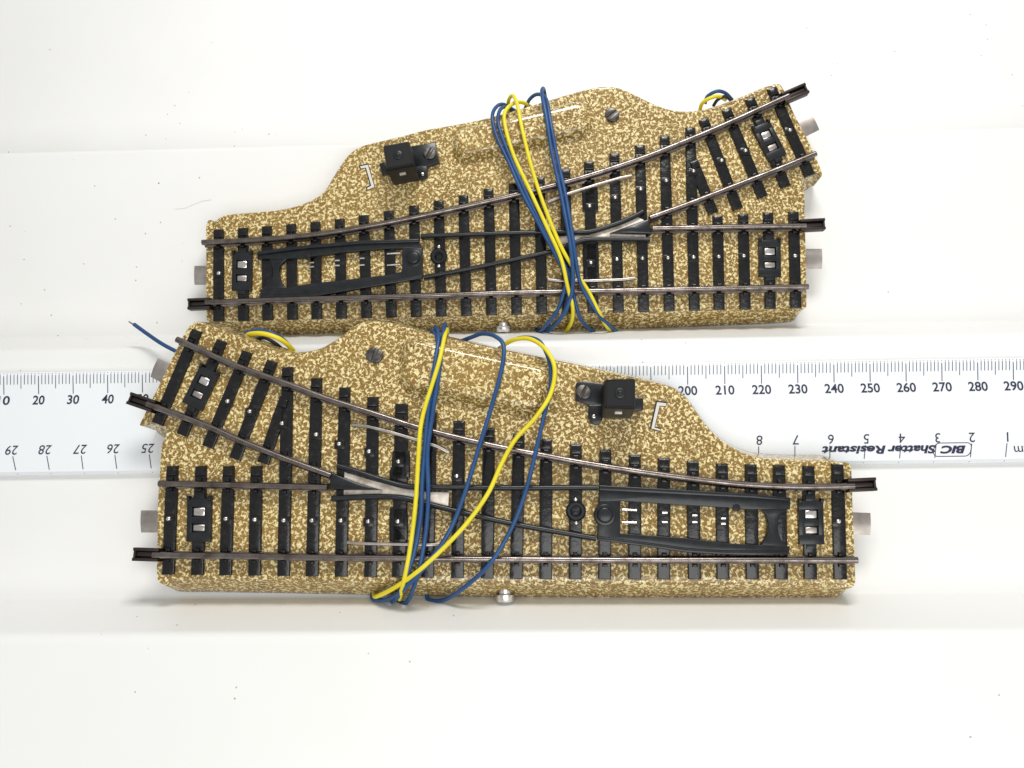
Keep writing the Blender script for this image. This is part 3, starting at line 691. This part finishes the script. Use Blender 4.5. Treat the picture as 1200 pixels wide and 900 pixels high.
add_mesh(bm, glyphs('Resistant', 1000.5, rbot(1000) - 16.3, 2.2, flip=True, shear=.25, width=16.6, fat=.035))
add_mesh(bm, glyphs('Shatter', 1068.5, rbot(1068) - 16.0, 2.2, flip=True, shear=.25, width=12.6, fat=.035))
add_mesh(bm, glyphs('BIC', 1116.5, rbot(1116) - 15.3, 2.1, flip=True, shear=.3, width=6.8, fat=.045))
# outline of the oval badge
p = RF.at(1116, rbot(1116) - 15.3, 0); pts = []
W, H, rr_ = 4.75, 1.75, 1.3
for cx, cy, a0 in ((W - rr_, H - rr_, 0), (-W + rr_, H - rr_, 90), (-W + rr_, -H + rr_, 180), (W - rr_, -H + rr_, 270)):
    for k in range(7):
        a = R(a0 + 15 * k); q = Vector((cx + rr_ * math.cos(a), cy + rr_ * math.sin(a))); pts.append(Vector((p.x + q.x + q.y * .3, p.y + q.y)))
for a, b_ in zip(pts, pts[1:] + pts[:1]):
    t = (b_ - a).normalized(); s = Vector((-t.y, t.x)) * .1; vv = []
    for q in (a - s, b_ - s, b_ + s, a + s): vv.append(bm.verts.new((q.x, q.y, face_h(Vector((q.x, q.y, 0))) + .06)))
    bm.faces.new(vv)
build('lettering', bm, M['ink'], ru, 0)

# ---------------------------------------------------------------- the white stepped stand
def fillet(pts, radii, n=8):
    out = []
    for i, p in enumerate(pts):
        r = radii[i]
        if r <= 0 or i in (0, len(pts) - 1): out.append(Vector(p)); continue
        p = Vector(p); a = (Vector(pts[i - 1]) - p).normalized(); b_ = (Vector(pts[i + 1]) - p).normalized()
        s, e = p + a * r, p + b_ * r
        for k in range(n + 1):
            t = k / n; out.append(s * (1 - t) ** 2 + p * 2 * t * (1 - t) + e * t * t)
    return out
YC1 = YC0 + (ZL2 - ZL1) * math.tan(R(PC))
YB0 = 238.4; PB = 17.9; YB1 = YB0 + (ZL3 - ZL2) * math.tan(R(PB))
print('MEAS panel C top', YC1, 'wanted', Y2F, 'panel B top', YB1, 'wanted', Y3F)
prof = [(Y1F - 75, ZL1 - 58), (Y1F - 24, ZL1 - 58), (Y1F, ZL1), (YC0, ZL1), (YC1, ZL2), (YB0, ZL2), (YB1, ZL3), (YB1 + 22, ZL3), (YB1 + 43, ZL3 + 58), (YB1 + 66, ZL3 + 58), (YB1 + 90, ZL3 + 130)]
pr = fillet(prof, [0, 2, 2.2, 1.0, 1.8, 1.0, 1.3, 1, 2, 2, 0])
bm = bmesh.new(); a = [bm.verts.new((-420, p.x, p.y)) for p in pr]; b2 = [bm.verts.new((420, p.x, p.y)) for p in pr]
for i in range(len(pr) - 1): bm.faces.new((a[i], b2[i], b2[i + 1], a[i + 1]))
# give the sheet a body
zb = ZL1 - 75
e0 = bm.verts.new((-420, pr[0].x, zb)); e1 = bm.verts.new((420, pr[0].x, zb)); g0 = bm.verts.new((-420, pr[-1].x + 3, zb)); g1 = bm.verts.new((420, pr[-1].x + 3, zb))
h0 = bm.verts.new((-420, pr[-1].x + 3, pr[-1].y)); h1 = bm.verts.new((420, pr[-1].x + 3, pr[-1].y))
bm.faces.new((a[0], e0, e1, b2[0])); bm.faces.new((e0, g0, g1, e1)); bm.faces.new((g0, h0, h1, g1)); bm.faces.new((h0, a[-1], b2[-1], h1))
st = build('surface', bm, M['white'], None, 40); st['kind'] = 'structure'

HF = Frame((0, YB0, ZL2), PB); ho = bmesh.new()
tube(ho, catmull([HF.at(x, y, .1) for x, y in ((205, 245), (216, 244), (226, 240), (236, 236), (248, 234))], 5), .028, 6)
o = build('hair_strand', ho, new_mat('hair', (.40, .35, .30), .5)[0], None, 60, HF); o['label'] = 'fine curved hair stuck to the white step left of the farther turnout'; o['category'] = 'hair'

# ---------------------------------------------------------------- light
w = bpy.data.worlds.new('World'); sc.world = w; w.use_nodes = True
w.node_tree.nodes['Background'].inputs[0].default_value = (.97, .975, .97, 1); w.node_tree.nodes['Background'].inputs[1].default_value = .455
def area(name, loc, target, size, power, color, sy=None):
    l = bpy.data.lights.new(name, 'AREA'); l.shape = 'RECTANGLE'; l.size = size; l.size_y = sy or size; l.energy = power; l.color = color
    o = bpy.data.objects.new(name, l); COL.objects.link(o); o.location = [v * MM for v in loc]
    dv = Vector(target) - Vector(loc); o.rotation_euler = dv.to_track_quat('-Z', 'Y').to_euler(); return o
area('key_lamp', (45, 60, 365), (25, 205, -70), .17, 1.20, (1, .985, .955), .10)
area('front_lamp', (65, -215, -75), (12, 200, -75), .32, .76, (1, .998, .985), .24)
vs = sc.view_settings; vs.view_transform = 'Standard'; vs.look = 'None'; vs.gamma = 1; vs.use_curve_mapping = False; vs.exposure = .11
